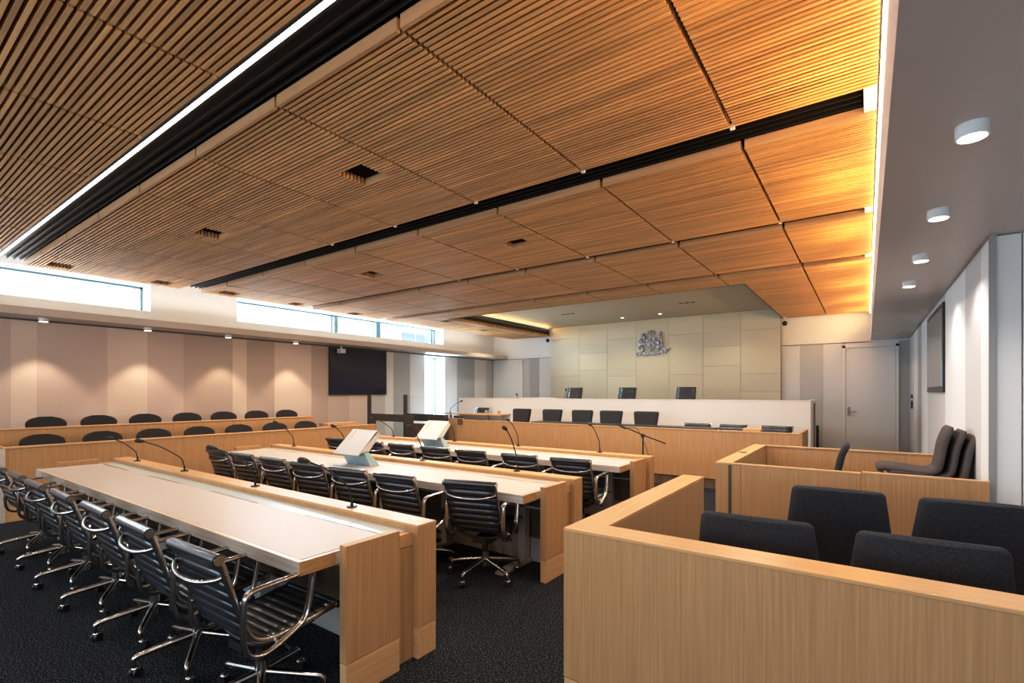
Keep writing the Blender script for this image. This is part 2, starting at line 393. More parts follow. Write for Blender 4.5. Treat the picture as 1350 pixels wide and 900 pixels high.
# ------------------------------------------------------------------ long bar tables
TX0, TX1 = -7.19, -2.21
def table(dy, label, tag):
    y = lambda v: v+dy
    t = thing('bar_table', (-4.7,y(1.6),0), label, 'table', 'long bar tables')
    top = box('tabletop', (TX0,y(1.33),.67), (TX1,y(1.885),.738), M['white_edge'], t, .003)
    box('end_edge', (TX1,y(1.335),.671), (TX1+.004,y(1.53),.7375), M['oak_edge'], t)
    box('oak_border', (TX0,y(1.331),.7382), (TX1,y(1.355),.7395), M['pale_border'], top)
    box('desk_inlay', (TX0+.03,y(1.356),.7381), (TX1-.03,y(1.87),.7402), M['lino'], t)
    box('service_strip', (TX0+.02,y(1.872),.66), (TX1+.0,y(2.02),.739), M['pale_glass'] if tag < 1 else M['white_edge'], t)
    sl = MB()
    for a, b in ((-7.08,-6.32),(-5.72,-5.01),(-4.40,-3.66),(-3.03,-2.30)): sl.box((a,y(1.868),.7385),(b,y(1.879),.7408))
    sl.build('cable_slot', M['bezel'], t)
    lg = box('rear_ledge', (TX0-.07,y(2.02),.18), (-2.12,y(2.17),.765), M['oak_v'], t, .002)
    box('ledge_top', (TX0-.07,y(2.02),.7652), (-2.12,y(2.17),.78), M['oak_h'], lg, .002)
    box('ledge_plinth', (TX0-.07,y(2.022),0), (-2.121,y(2.168),.177), M['oak_h'], lg, .002)
    for (xa, xb) in ((-2.172,-2.12),(-7.33,-7.278)):
        e = box('end_panel', (xa,y(1.53),.186), (xb,y(1.882),.78), M['oak_v'], t, .002)
        box('plinth', (xa,y(1.531),0), (xb,y(1.881),.182), M['oak_y'], e, .002)
    for (xa, xb) in ((-2.21,-2.165),(-7.30,-7.255)):
        c = box('link_panel', (xa,y(1.882),0), (xb,y(2.02),.655), M['oak_v'], t)
        box('link_cap', (xa,y(1.882),.66), (xb,y(2.02),.735), M['oak_y'], c)
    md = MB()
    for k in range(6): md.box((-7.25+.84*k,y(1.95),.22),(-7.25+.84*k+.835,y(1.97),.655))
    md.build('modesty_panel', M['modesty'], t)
    box('inner_plinth', (-7.25,y(1.93),0), (-2.21,y(1.97),.215), M['tray'], t)
    box('cable_tray', (-7.2,y(1.80),.52), (-2.25,y(1.95),.535), M['tray'], t)
    for x in ((-2.54,-3.50,-4.8,-6.0,-6.95) if tag else (-3.50,-4.8,-6.0,-6.95)):
        c = MB().box((x-.045,y(1.80),.03),(x+.03,y(1.88),.67)).build('leg', M['tray'], t, .004)
        MB().prism([(y(1.46),0),(y(2.0),0),(y(2.0),.03),(y(1.60),.034),(y(1.46),.018)],0,x-.045,x+.035).build('foot', M['tray'], c)
    return t
table(0, 'long oak-edged bar table nearest the camera with black cable slots', 0)
table(1.90, 'long oak-edged bar table, the middle one of three', 1)
table(3.79, 'long oak-edged bar table farthest from camera, before the clerk bench', 2)

# ------------------------------------------------------------------ swivel chairs
def sling(path, hw, ribs, th, amp):
    P = spline([(0,y,z) for y, z in path], 14)
    L = [0]
    for a, b in zip(P, P[1:]): L.append(L[-1]+(b-a).length)
    tot = L[-1]; n = ribs*8; pts = []
    for i in range(n+1):
        d = tot*i/n; j = max(k for k in range(len(L)) if L[k] <= d+1e-9); j = min(j, len(P)-2)
        f = (d-L[j])/max(1e-9, L[j+1]-L[j]); pts.append(P[j].lerp(P[j+1], f))
    mb = MB(); vs = []; cross = 5
    for i, p in enumerate(pts):
        a, b = pts[max(0,i-1)], pts[min(n,i+1)]; t = (b-a).normalized(); nn = Vector((0,-t.z,t.y))
        h = th+amp*abs(math.sin(PI*i*ribs/n))**.6
        for s in (1,-1):
            for j in range(cross):
                x = hw*(2*j/(cross-1)-1); sag = -.012*(1-(x/hw)**2)
                vs.append(p+nn*(h*s+sag*0)+Vector((x,0,0)))
    w = 2*cross; fs = []
    for i in range(n):
        for j in range(cross-1):
            a = i*w+j; fs.append((a,a+1,a+w+1,a+w)); a += cross; fs.append((a+1,a,a+w,a+w+1))
        a = i*w; fs.append((a,a+w,a+w+cross,a+cross)); a = i*w+cross-1; fs.append((a+w,a,a+cross,a+w+cross))
    for i in (0,n):
        for j in range(cross-1): a = i*w+j; fs.append((a+1,a,a+cross,a+cross+1))
    return mb.add(vs, fs, True)
def swivel_chair():
    t = thing('office_chair', (0,0,0), 'x', 'chair')
    back = [(-.305,.835),(-.262,.70),(-.215,.56),(-.182,.475),(-.150,.435)]
    seat = [(-.150,.435),(-.10,.412),(-.02,.408),(.10,.420),(.20,.437),(.275,.445)]
    sling(back, .212, 8, .004, .014).build('backrest', M['leather'], t)
    sling(seat, .212, 9, .004, .0105).build('seat', M['leather'], t)
    r = MB().tube([(-.225,-.312,.838),(.225,-.312,.838)], .026, 16).build('headrest_roll', M['leather'], t)
    for q in (-.229,.229): MB().tube([(q-.005,-.312,.838),(q+.005,-.312,.838)], .022, 14).build('end_cap', M['chrome'], r)
    r = MB().tube([(-.225,.285,.445),(.225,.285,.445)], .019, 14).build('seat_roll', M['leather'], t)
    for q in (-.229,.229): MB().tube([(q-.005,.285,.445),(q+.005,.285,.445)], .017, 14).build('end_cap', M['chrome'], r)
    full = spline([(0,y,z) for y, z in back[:-1]+seat], 5)
    for s in (-1,1):
        MB().tube([(s*.222,p.y,p.z) for p in full], .016, 8, flat=.5).build('side_rail', M['chrome'], t)
        arm = spline([(0,-.215,.62),(0,-.205,.655),(0,-.16,.670),(0,-.03,.676),(0,.085,.680),(0,.118,.664),(0,.117,.625),(0,.095,.50),(0,.072,.452),(0,.03,.425),(0,-.06,.385),(0,-.13,.368),(0,-.185,.385),(0,-.212,.43),(0,-.222,.53)], 4)[:-1]
        a = MB().tube([(s*.247,p.y,p.z) for p in arm], .0115, 10, flat=1.7, closed=True).build('armrest', M['chrome'], t)
        MB().cyl((s*.222,-.212,.53),(s*.254,-.218,.53),.011,10).cyl((s*.222,-.06,.408),(s*.247,-.06,.39),.010,10).build('arm_bracket', M['chrome'], a)
    P = spline([(-.222,-.275,.765),(-.19,-.315,.745),(-.08,-.345,.728),(.08,-.345,.728),(.19,-.315,.745),(.222,-.275,.765)], 5)
    MB().tube(P, .0115, 8).build('back_brace', M['chrome'], t)
    P = spline([(-.222,-.09,.405),(-.12,-.10,.365),(0,-.10,.355),(.12,-.10,.365),(.222,-.09,.405)], 4)
    u = MB().tube(P, .013, 8); P = spline([(-.222,.14,.42),(-.12,.10,.375),(0,.09,.36),(.12,.10,.375),(.222,.14,.42)], 4); u.tube(P, .013, 8)
    u.box((-.06,-.13,.315),(.06,.13,.358)).box((-.075,-.04,.295),(.075,.08,.33)); u.cyl((.06,.02,.335),(.20,.02,.335),.006,8); u.cyl((.19,.02,.335),(.235,.02,.325),.012,10)
    u.build('tilt_mechanism', M['black'], t)
    MB().cyl((0,0,.20),(0,0,.31),.027,16).build('gas_lift', M['black'], t)
    hub = MB().cyl((0,0,.095),(0,0,.215),.034,20,.029).build('base_hub', M['chrome'], t)
    for k in range(5):
        a = R(-103+72*k); c, s = math.cos(a), math.sin(a)
        P = spline([(.02*c,.02*s,.155),(.12*c,.12*s,.140),(.26*c,.26*s,.118),(.285*c,.285*s,.112),(.300*c,.300*s,.098),(.302*c,.302*s,.060)], 4)
        n = len(P); MB().tube(P, [.020-.006*i/(n-1) for i in range(n)], 8).build('leg', M['chrome'], t)
        w = R(random.uniform(0,360)); wc, ws = math.cos(w), math.sin(w); cx, cy = .302*c+.012*wc, .302*s+.012*ws
        q = MB()
        for d in (-.013,.013): q.cyl((cx-ws*(d-.008),cy+wc*(d-.008),.027),(cx-ws*(d+.008),cy+wc*(d+.008),.027),.026,14)
        cs = q.build('caster', M['black'], t)
        MB().ball((cx,cy,.044),.024,10,(1,1,.8)).build('caster_hood', M['chrome'], cs)
    return t
chair0 = swivel_chair(); used = [False]
def place(root, usedf, loc, rz, label, group):
    if not usedf[0]:
        usedf[0] = True; root.location = loc; root.rotation_euler = (0,0,rz); root['label'] = label; root['group'] = group; return root
    return dup(root, loc, rz, label, group)
T1 = [-2.47,-3.17,-3.835,-4.55,-5.24,-5.94,-6.67]
T2 = [-2.63,-3.28,-3.90,-4.53,-5.16,-5.82,-6.48]
T3 = [-2.56,-3.21,-3.90,-4.52,-5.16,-5.80,-6.60]
for xs, y, nm in ((T1,1.285,'nearest'),(T2,3.12,'middle'),(T3,4.90,'farthest')):
    for i, x in enumerate(xs):
        if nm == 'middle' and i == 0: loc, rz = (-2.62,3.27,0), R(15)
        elif nm == 'nearest' and i == 0: loc, rz = (-2.47,1.287,0), R(1.5)
        elif nm == 'nearest': loc, rz = (x,y+random.uniform(-.01,.01),0), R(random.uniform(-1,2.5))
        else: loc, rz = (x, y+random.uniform(-.02,.02), 0), R(random.uniform(1,7))
        place(chair0, used, loc, rz, 'black ribbed leather swivel chair, %s from the aisle end at the %s bar table' % (ORD[i], nm), 'chairs at the %s bar table' % nm)

# ------------------------------------------------------------------ microphones
def mic(base, dy, dz, label, z0=.78, dx=0., group='desk microphones'):
    x, y = base; t = thing('gooseneck_microphone', (x,y,z0), label, 'microphone', group)
    MB().cyl((x,y,z0),(x,y,z0+.009),.034,20).cyl((x,y,z0+.009),(x,y,z0+.05),.010,12,.007).build('mic_base', M['black_metal'], t)
    P = spline([(x,y,z0+.03),(x,y+dy*.04,z0+dz*.30),(x+dx*.12,y+dy*.12,z0+dz*.45),(x+dx*.5,y+dy*.5,z0+dz*.78),(x+dx*.9,y+dy*.9,z0+dz)], 5)
    MB().tube(P, .0055, 8).build('gooseneck', M['black_metal'], t)
    a = P[-1]; d = Vector((dx*.5,dy,dz*.25)).normalized()
    MB().tube([a-d*.01,a+d*.01,a+d*.035,a+d*.06,a+d*.07], [.008,.017,.021,.018,.008], 12).build('mic_head', M['black'], t)
names = ['aisle end','second place from the aisle','third place from the aisle','end by the gallery']
for tn, y0, arr in (('nearest',2.09,[(-2.83,-.36,.345),(-4.11,-.34,.34),(-5.48,-.38,.32),(-6.73,-.25,.27)]),
                    ('middle',3.99,[(-2.80,-.19,.42),(-4.11,-.2,.385),(-5.5,-.2,.34),(-6.75,-.27,.35)]),
                    ('farthest',5.88,[(-2.81,-.28,.37),(-4.1,-.25,.38),(-5.34,-.2,.36),(-6.79,-.5,.35)])):
    for i, (x, dy, dz) in enumerate(arr):
        mic((x, y0), dy, dz, 'black gooseneck microphone on the %s bar table ledge, %s' % (tn, names[i]))

# ------------------------------------------------------------------ folded display stands
def doc_stand(x, y, label):
    t = thing('document_stand', (x,y,.74), label, 'stand', 'white display stands')
    w = .215; z = .7405
    MB().box((x-w,y-.14,z),(x+w,y+.16,z+.008)).build('base_plate', M['stand'], t, .002)
    MB().prism([(y+.155,z+.008),(y+.03,z+.008),(y-.055,z+.172),(y+.0,z+.172)],0,x-w*.9,x+w).build('support', M['stand_reflection'], t)
    MB().prism([(y-.09,z+.165),(y+.005,z+.165),(y+.170,z+.345),(y+.115,z+.385)],0,x-w,x+w).build('rear_shell', M['stand'], t)
    pl = MB().obox((x,y-.002,z+.262),(w,0,0),(0,.135,.127),(0,-.006,.0065)).build('tilted_plate', M['stand'], t, .002)
    MB().obox((x-.13,y+.055,z+.3265),(.013,0,0),(0,.055,.052),(0,-.0012,.0013)).build('wood_inlay', M['oak_y'], pl)
doc_stand(-4.63, 3.47, 'white folded display stand on the middle bar table')
doc_stand(-5.22, 5.26, 'white folded display stand on the farthest bar table')

# ------------------------------------------------------------------ public gallery, left
t = thing('gallery_rail', (-8.4,4,0), 'low oak front rail of the tiered seating along the left wall', 'partition')
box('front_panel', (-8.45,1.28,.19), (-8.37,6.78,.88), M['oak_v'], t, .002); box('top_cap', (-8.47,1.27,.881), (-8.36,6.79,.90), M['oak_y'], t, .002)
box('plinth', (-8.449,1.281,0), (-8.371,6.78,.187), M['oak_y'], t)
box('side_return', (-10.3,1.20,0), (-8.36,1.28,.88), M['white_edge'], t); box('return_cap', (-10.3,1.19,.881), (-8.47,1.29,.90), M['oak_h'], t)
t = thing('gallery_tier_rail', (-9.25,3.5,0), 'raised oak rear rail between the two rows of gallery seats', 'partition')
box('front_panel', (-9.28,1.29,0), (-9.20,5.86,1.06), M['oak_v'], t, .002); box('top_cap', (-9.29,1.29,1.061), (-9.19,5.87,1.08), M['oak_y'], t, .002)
box('floor_riser', (-10.3,1.29,0), (-9.285,6.7,.20), M['carpet'])
bpy.data.objects['floor_riser']['kind'] = 'structure'; bpy.data.objects['floor_riser'].name = 'floor_tier'
box('shelf', (-9.2,6.0,.88), (-8.9,6.75,.93), M['oak_h'], thing('gallery_ledge', (-9.0,6.4,0), 'small oak ledge at the far end of the gallery rail', 'shelf')) 
box('support', (-9.1,6.3,0), (-9.0,6.4,.88), M['oak_v'], bpy.data.objects['gallery_ledge'])
def gallery_chair():
    t = thing('gallery_chair', (0,0,0), 'x', 'chair')     # faces +x
    n = 11; vs = []; zb = .50; zt = .845
    g = MB(); rows_ = 16
    for s in (0, 1):
        for i in range(rows_+1):
            f = i/rows_; z = zb+(zt-zb)*math.sin(f*PI/2)
            hw = .228-.28*(.725-z) if z <= .725 else .228*max(0.0,1-((z-.725)/(zt-.725+1e-6))**2.5)**.45
            hw = max(hw, .075)
            for j in range(n):
                u = 2*j/(n-1)-1; y = hw*u
                vs.append((-.20-.10*(z-zb)+.05*(u*hw/.225)**2 - (0.04 if s else 0), y, z))
    fs = []; o = (rows_+1)*n
    for i in range(rows_):
        for j in range(n-1):
            a = i*n+j; fs.append((a,a+1,a+n+1,a+n)); fs.append((o+a+1,o+a,o+a+n,o+a+n+1))
        a = i*n; fs.append((a,a+n,o+a+n,o+a)); a = i*n+n-1; fs.append((a+n,a,o+a,o+a+n))
    for j in range(n-1): fs.append((j+1,j,o+j,o+j+1)); a = rows_*n+j; fs.append((a,a+1,o+a+1,o+a))
    g.add(vs, fs, True).build('backrest', M['gallery_fab'], t)
    MB().box((-.20,-.22,.42),(.22,.22,.48)).build('seat', M['gallery_fab'], t, .02)
    for sx in (-.19,.19):
        for sy in (-.2,.2): MB().cyl((sx,sy,0),(sx,sy,.43),.012,8).build('leg', M['black_metal'], t)
    MB().box((-.235,-.02,.40),(-.215,.02,.60)).build('back_strut', M['black_metal'], t)
    return t
gc = gallery_chair(); gu = [False]
for i, y in enumerate((1.72,2.36,2.99,3.63,4.26,4.91,5.53)):
    place(gc, gu, (-8.74,y,.155), 0, 'dark round-backed gallery chair in the front row, %s from the open end' % ORD[i], 'front row gallery chairs')
for i, y in enumerate((1.94,2.56,3.18,3.81,4.43,5.05,5.68)):
    place(gc, gu, (-9.68,y,.355), 0, 'dark round-backed gallery chair in the rear row, %s from the open end' % ORD[i], 'rear row gallery chairs')
box('floor_platform', (-9.19,1.29,0), (-8.455,6.7,.155), M['carpet'])['kind'] = 'structure'
box('floor_platform_rear', (-10.3,1.29,.20), (-9.285,6.7,.355), M['carpet'])['kind'] = 'structure'

# dark framed glass barriers
def barrier(x0, x1, y, label, panel=False):
    t = thing('glass_barrier', ((x0+x1)/2,y,0), label, 'partition')
    MB().box((x0,y,0),(x0+.09,y+.05,1.51)).build('post', M['frame_dark'], t)
    MB().box((x1-.20,y,0),(x1,y+.05,1.06)).build('post', M['frame_dark'], t)
    MB().box((x0+.09,y,.90),(x1-.2,y+.05,1.065)).build('top_rail', M['frame_dark'], t)
    MB().box((x0+.09,y,0),(x1-.2,y+.05,.16)).build('bottom_rail', M['frame_dark'], t)
    MB().box((x0+.09,y,.16),(x0+.26,y+.05,.90)).build('side_stile', M['frame_dark'], t)
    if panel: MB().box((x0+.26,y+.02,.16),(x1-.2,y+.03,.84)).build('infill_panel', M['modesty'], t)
    else: MB().box((x0+.26,y+.02,.16),(x1-.2,y+.028,.90)).build('lower_pane', M['tint_glass'], t)
    MB().box((x0+.09,y+.02,1.065),(x1,y+.028,1.50)).build('upper_pane', M['tint_glass'], t)
barrier(-9.70, -8.16, 7.6, 'dark framed low glass barrier beyond the gallery rail')
barrier(-9.02, -7.60, 8.12, 'dark framed glass barrier with solid lower panel beside the clerk bench', True)

# ------------------------------------------------------------------ clerk bench
t = thing('clerk_bench', (-4.3,8.4,0), 'long oak front of the clerk bench before the white judges bench', 'counter')
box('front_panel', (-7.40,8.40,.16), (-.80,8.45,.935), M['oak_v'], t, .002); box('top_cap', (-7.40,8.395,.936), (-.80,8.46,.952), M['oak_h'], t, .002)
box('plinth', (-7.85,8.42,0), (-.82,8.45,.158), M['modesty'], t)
box('corner_post', (-7.86,8.40,.16), (-7.40,8.47,.98), M['oak_v'], t, .002)
box('end_panel', (-.80,8.40,0), (-.765,9.3,.965), M['oak_edge'], t)
box('worktop', (-5.70,8.62,.93), (-2.05,9.0,.958), M['frame_dark'], t); box('power_plate', (-7.52,8.385,.84), (-7.38,8.40,.975), M['modesty'], t)
box('lower_worktop', (-7.4,8.46,.72), (-.80,9.05,.75), M['oak_h'], t)
box('floor_dais', (-9.3,8.47,0), (-.84,10.2,.15), M['carpet'])['kind'] = 'structure'
t = box('document_box', (-1.60,8.55,.751), (-1.34,8.75,.99), M['oak_h'], None, .003); t['label'] = 'small pale timber box standing on the clerk bench'; t['category'] = 'box'
t = thing('side_desk', (-6.7,9.3,0), 'pale timber side desk behind the left end of the clerk bench', 'desk')
MB().prism([(-8.62,9.05),(-6.80,9.05),(-6.80,9.45),(-8.62,9.45)],2,1.03,1.06).build('desktop', M['oak_h'], t)
MB().box((-8.4,9.42,.15),(-6.82,9.45,1.03)).build('screen_panel', M['white_bench'], t)
for x in (-8.5,-7.3,-6.86): MB().box((x-.02,9.2,.15),(x+.02,9.24,1.03)).build('leg', M['trim_metal'], t)
for i, x in enumerate((-7.25,-6.88)):
    o = MB().box((x-.025,9.06,1.06),(x+.025,9.10,1.15)).build('power_outlet', M['tray']); o['label'] = 'small grey power outlet standing on the side desk, %s one' % ('left','right')[i]; o['category'] = 'outlet'
mic((-8.45,9.15), .02, .28, 'black gooseneck microphone on the side desk left of the clerk bench', 1.06, .35)
t = thing('desk_phone', (-8.0,9.2,1.0), 'black telephone and small box below the side desk top', 'phone')
MB().box((-8.1,8.9,.90),(-7.88,9.0,.98)).build('phone_body', M['black'], t); MB().box((-8.1,8.87,.98),(-8.04,9.0,1.0)).build('handset', M['black'], t)
box('shelf', (-8.4,8.85,.87), (-7.6,9.05,.90), M['oak_h'], bpy.data.objects['side_desk'])
def mesh_chair():
    t = thing('mesh_task_chair', (0,0,0), 'x', 'chair')   # seen from the front, faces -y
    def plate(hw0, hw1, z0, z1, y0, y1, th, r, m, name, par):
        P = []; c = [(-hw0,z0),(hw0,z0),(hw1,z1),(-hw1,z1)]
        for i in range(4):
            p, a, b = Vector(c[i]), Vector(c[i-1]), Vector(c[(i+1)%4]); p1 = p+(a-p).normalized()*r; p2 = p+(b-p).normalized()*r
            for k in range(5): s = k/4; P.append((p1*(1-s)*(1-s)+p*2*s*(1-s)+p2*s*s))
        f = lambda z: y0+(y1-y0)*(z-z0)/(z1-z0)
        n = len(P); vs = [(p.x,f(p.y)+.04*(p.x/hw1)**2*-1,p.y) for p in P]+[(p.x,f(p.y)+th-.04*(p.x/hw1)**2,p.y) for p in P]
        return MB().add(vs, [tuple(range(n))[::-1],tuple(range(n,2*n))]+[(i,(i+1)%n,n+(i+1)%n,n+i) for i in range(n)]).build(name, m, par)
    plate(.20,.255,.55,1.04,.18,.26,.028,.05,M['black'],'backrest',t)
    plate(.175,.228,.575,1.015,.172,.252,.006,.04,M['mesh_black'],'mesh_panel',bpy.data.objects[[o for o in t.children][0].name])
    MB().box((-.24,-.24,.44),(.24,.20,.50)).build('seat', M['mesh_black'], t, .02)
    MB().cyl((0,0,.08),(0,0,.44),.028).build('column', M['black'], t)
    for k in range(5):
        a = R(90+72*k); MB().tube([(0,0,.10),(.3*math.cos(a),.3*math.sin(a),.06)],[.02,.014],8).cyl((.3*math.cos(a)-.01,.3*math.sin(a),.028),(.3*math.cos(a)+.015,.3*math.sin(a),.028),.028,12).build('leg', M['black'], t)
    for s in (-1,1): MB().tube([(s*.24,0,.46),(s*.28,0,.55),(s*.28,0,.66)], .012, 8).box((s*.28-.035,-.12,.66),(s*.28+.035,.12,.68)).build('armrest', M['black'], t)
    return t
mc = mesh_chair(); mu = [False]
for i, x in enumerate((-6.47,-5.65,-4.91,-4.25,-3.51)):
    place(mc, mu, (x,9.2,.15), 0, 'black mesh-backed task chair behind the clerk bench, %s of five from the barrier end' % ORD[i], 'mesh chairs behind the clerk bench')
def low_chair(name, w=.22):
    t = thing(name, (0,0,0), 'x', 'chair')
    sl = sling([(.30,.85),(.25,.70),(.20,.56),(.14,.47)], w, 8, .004, .010); sl.build('backrest', M['leather'], t)
    sling([(.14,.47),(.05,.44),(-.10,.44),(-.22,.45)], w, 8, .004, .010).build('seat', M['leather'], t)
    for s in (-1,1): MB().tube([(s*(w+.01),.30,.855),(s*(w+.01),.20,.56),(s*(w+.01),.10,.45),(s*(w+.01),-.22,.45)], .011, 8).build('side_rail', M['chrome'], t)
    MB().cyl((0,0,.08),(0,0,.44),.028).build('column', M['black'], t)
    for k in range(4):
        a = R(45+90*k); MB().tube([(0,0,.10),(.3*math.cos(a),.3*math.sin(a),.03)],[.02,.014],8).build('leg', M['chrome'], t)
    return t
lc = low_chair('leather_chair'); lu = [False]
for i, x in enumerate((-2.49,-1.88,-1.21)):
    place(lc, lu, (x,8.98,.15), 0, 'low black leather chair behind the clerk bench, %s of three towards the dock' % ORD[i], 'low leather chairs behind the clerk bench')
dup(lc, (-8.15,9.75,.32), 0, 'low black leather chair behind the side desk', 'low leather chair at the side desk')
t = thing('microphone_stand', (-2.77,7.3,0), 'black tripod boom microphone stand beyond the farthest bar table', 'microphone stand')
MB().tube([(-2.77,7.3,.12),(-2.77,7.3,.93)], .011, 10).build('pole', M['black_metal'], t)
MB().tube([(-2.42,7.3,.80),(-2.77,7.3,.91),(-3.06,7.3,1.02)], .009, 10).build('boom', M['black_metal'], t)
MB().tube([(-3.04,7.3,1.00),(-3.17,7.3,1.06)], [.018,.022], 12).build('microphone', M['black'], t)
MB().cyl((-2.77,7.27,.90),(-2.77,7.33,.90),.025,14).build('clutch', M['black'], t)
MB().tube(spline([(-3.0,7.28,1.02),(-2.85,7.27,1.0),(-2.72,7.27,.75),(-2.62,7.25,.45),(-2.58,7.2,.2),(-2.6,7.15,.02)],5), .004, 6).build('cable', M['black'], t)
for k in range(3):
    a = R(30+120*k); MB().tube([(-2.77,7.3,.28),(-2.77+.30*math.cos(a),7.3+.30*math.sin(a),.012)], .009, 8).build('leg', M['black_metal'], t)

# ------------------------------------------------------------------ judges bench
t = thing('judges_bench', (-5,10.4,0), 'long white raised judges bench in front of the cream wall', 'counter')
box('front_panel', (-9.10,10.20,0), (-.80,10.26,1.40), M['white_bench'], t, .002); box('top_cap', (-9.10,10.195,1.401), (-.80,10.30,1.42), M['white_bench'], t, .002)
box('side_panel', (-.86,10.26,0), (-.80,10.75,1.42), M['white_bench'], t); box('side_niche', (-.859,10.75,0), (-.81,11.25,1.36), M['modesty'], t); box('rear_post', (-.86,11.25,0), (-.80,11.32,1.42), M['white_bench'], t)
box('niche_head', (-.86,10.75,1.36), (-.80,11.25,1.42), M['white_bench'], t)
box('worktop', (-9.05,10.30,1.20), (-.87,10.95,1.24), M['white_bench'], t)
box('raised_cap', (-7.05,10.2,1.4205), (-6.05,10.32,1.437), M['white_bench'], t)
box('side_panel', (-9.10,10.26,0), (-9.05,11.3,1.42), M['white_bench'], t)
box('floor_bench', (-9.04,10.96,0), (-.87,13.15,.82), M['carpet'])['kind'] = 'structure'
jc = low_chair('judge_chair', .215); ju = [False]
for i, x in enumerate((-6.27,-4.80,-3.37)):
    place(jc, ju, (x,11.35,.84), 0, 'black ribbed high chair behind the white judges bench, %s of three' % ('left','middle','right')[i], 'judges chairs')
mic((-6.02,10.6), .0, .36, 'thin black microphone on the white judges bench beside the left chair', 1.24, .05)
mic((-7.45,10.7), .0, .24, 'thin black microphone on the left end of the white judges bench', 1.24, -.05)

# ------------------------------------------------------------------ coat of arms
t = thing('coat_of_arms', (-4.77,13.18,2.9), 'cast metal coat of arms with lion, kangaroo, shield and rising sun', 'emblem')
EX = lambda zx: -4.77+(zx-615)*.00142
EZ = lambda zy: 3.26-(zy-230)*.00139
def relief(name, polys, d, m=None, balls=()):
    g = MB()
    for P in polys: g.prism([(EX(a),EZ(b)) for a, b in P], 1, YC-.012-d, YC-.012)
    for a, b, r in balls: g.ball((EX(a),YC-.012-d*.8,EZ(b)), r*.00142, 10, (1,.6,1))
    return g.build(name, M['silver'], t, 0 if name == 'rising_sun' else .004)
rays = []
for k in range(13):
    a = R(-12+204*k/12); a0, a1 = a-.105, a+.105; r1 = 108 if k % 2 == 0 else 88
    rays.append([(615+48*math.cos(a0),320-48*math.sin(a0)),(615+r1*math.cos(a),320-r1*math.sin(a)),(615+48*math.cos(a1),320-48*math.sin(a1))])
disc = [(615+42*math.cos(R(k*18)),318-42*math.sin(R(k*18))) for k in range(20)]
relief('rising_sun', rays+[disc], .03, balls=((615,318,26),))
relief('lion', [[(425,292),(455,280),(482,288),(500,322),(500,395),(525,415),(515,445),(480,440),(492,470),(515,490),(500,512),(462,505),(455,540),(478,600),(462,645),(405,650),(402,630),(432,622),(425,588),(395,560),(385,590),(360,585),(360,500),(350,425),(372,400),(408,396),(412,340)]], .05, balls=((455,318,34),(430,430,42),(420,500,34)))
relief('kangaroo', [[(745,325),(772,305),(788,268),(800,300),(812,268),(815,330),(828,400),(842,480),(842,555),(880,592),(940,608),(992,598),(960,628),(905,660),(850,640),(800,612),(770,640),(735,640),(760,590),(725,575),(712,520),(690,470),(712,455),(735,470),(728,420),(770,395),(775,352),(748,345)]], .05, balls=((780,325,22),(780,480,44),(800,560,44)))
relief('shield', [[(522,395),(704,395),(706,500),(684,590),(615,655),(548,590),(520,500)]], .045, balls=((562,436,20),(666,436,20),(568,550,22),(662,550,22),(545,470,12),(690,470,12)))
relief('cross', [[(600,405),(630,405),(630,635),(600,635)],[(530,478),(696,478),(694,510),(532,510)]], .06)
relief('wreath', [[(520,385),(560,372),(615,392),(670,372),(710,382),(700,402),(660,398),(615,412),(565,398),(528,404)]], .05, balls=((545,385,14),(615,392,12),(690,385,14)))
relief('scroll', [[(290,690),(330,655),(400,640),(445,650),(425,690),(380,715),(320,716)],[(400,650),(470,655),(560,635),(615,655),(680,640),(770,655),(800,625),(860,630),(915,665),(890,695),(820,690),(765,680),(762,715),(670,716),(660,695),(560,700),(560,722),(482,718)]], .04, balls=((350,680,26),(520,690,24),(710,690,24),(850,660,24)))

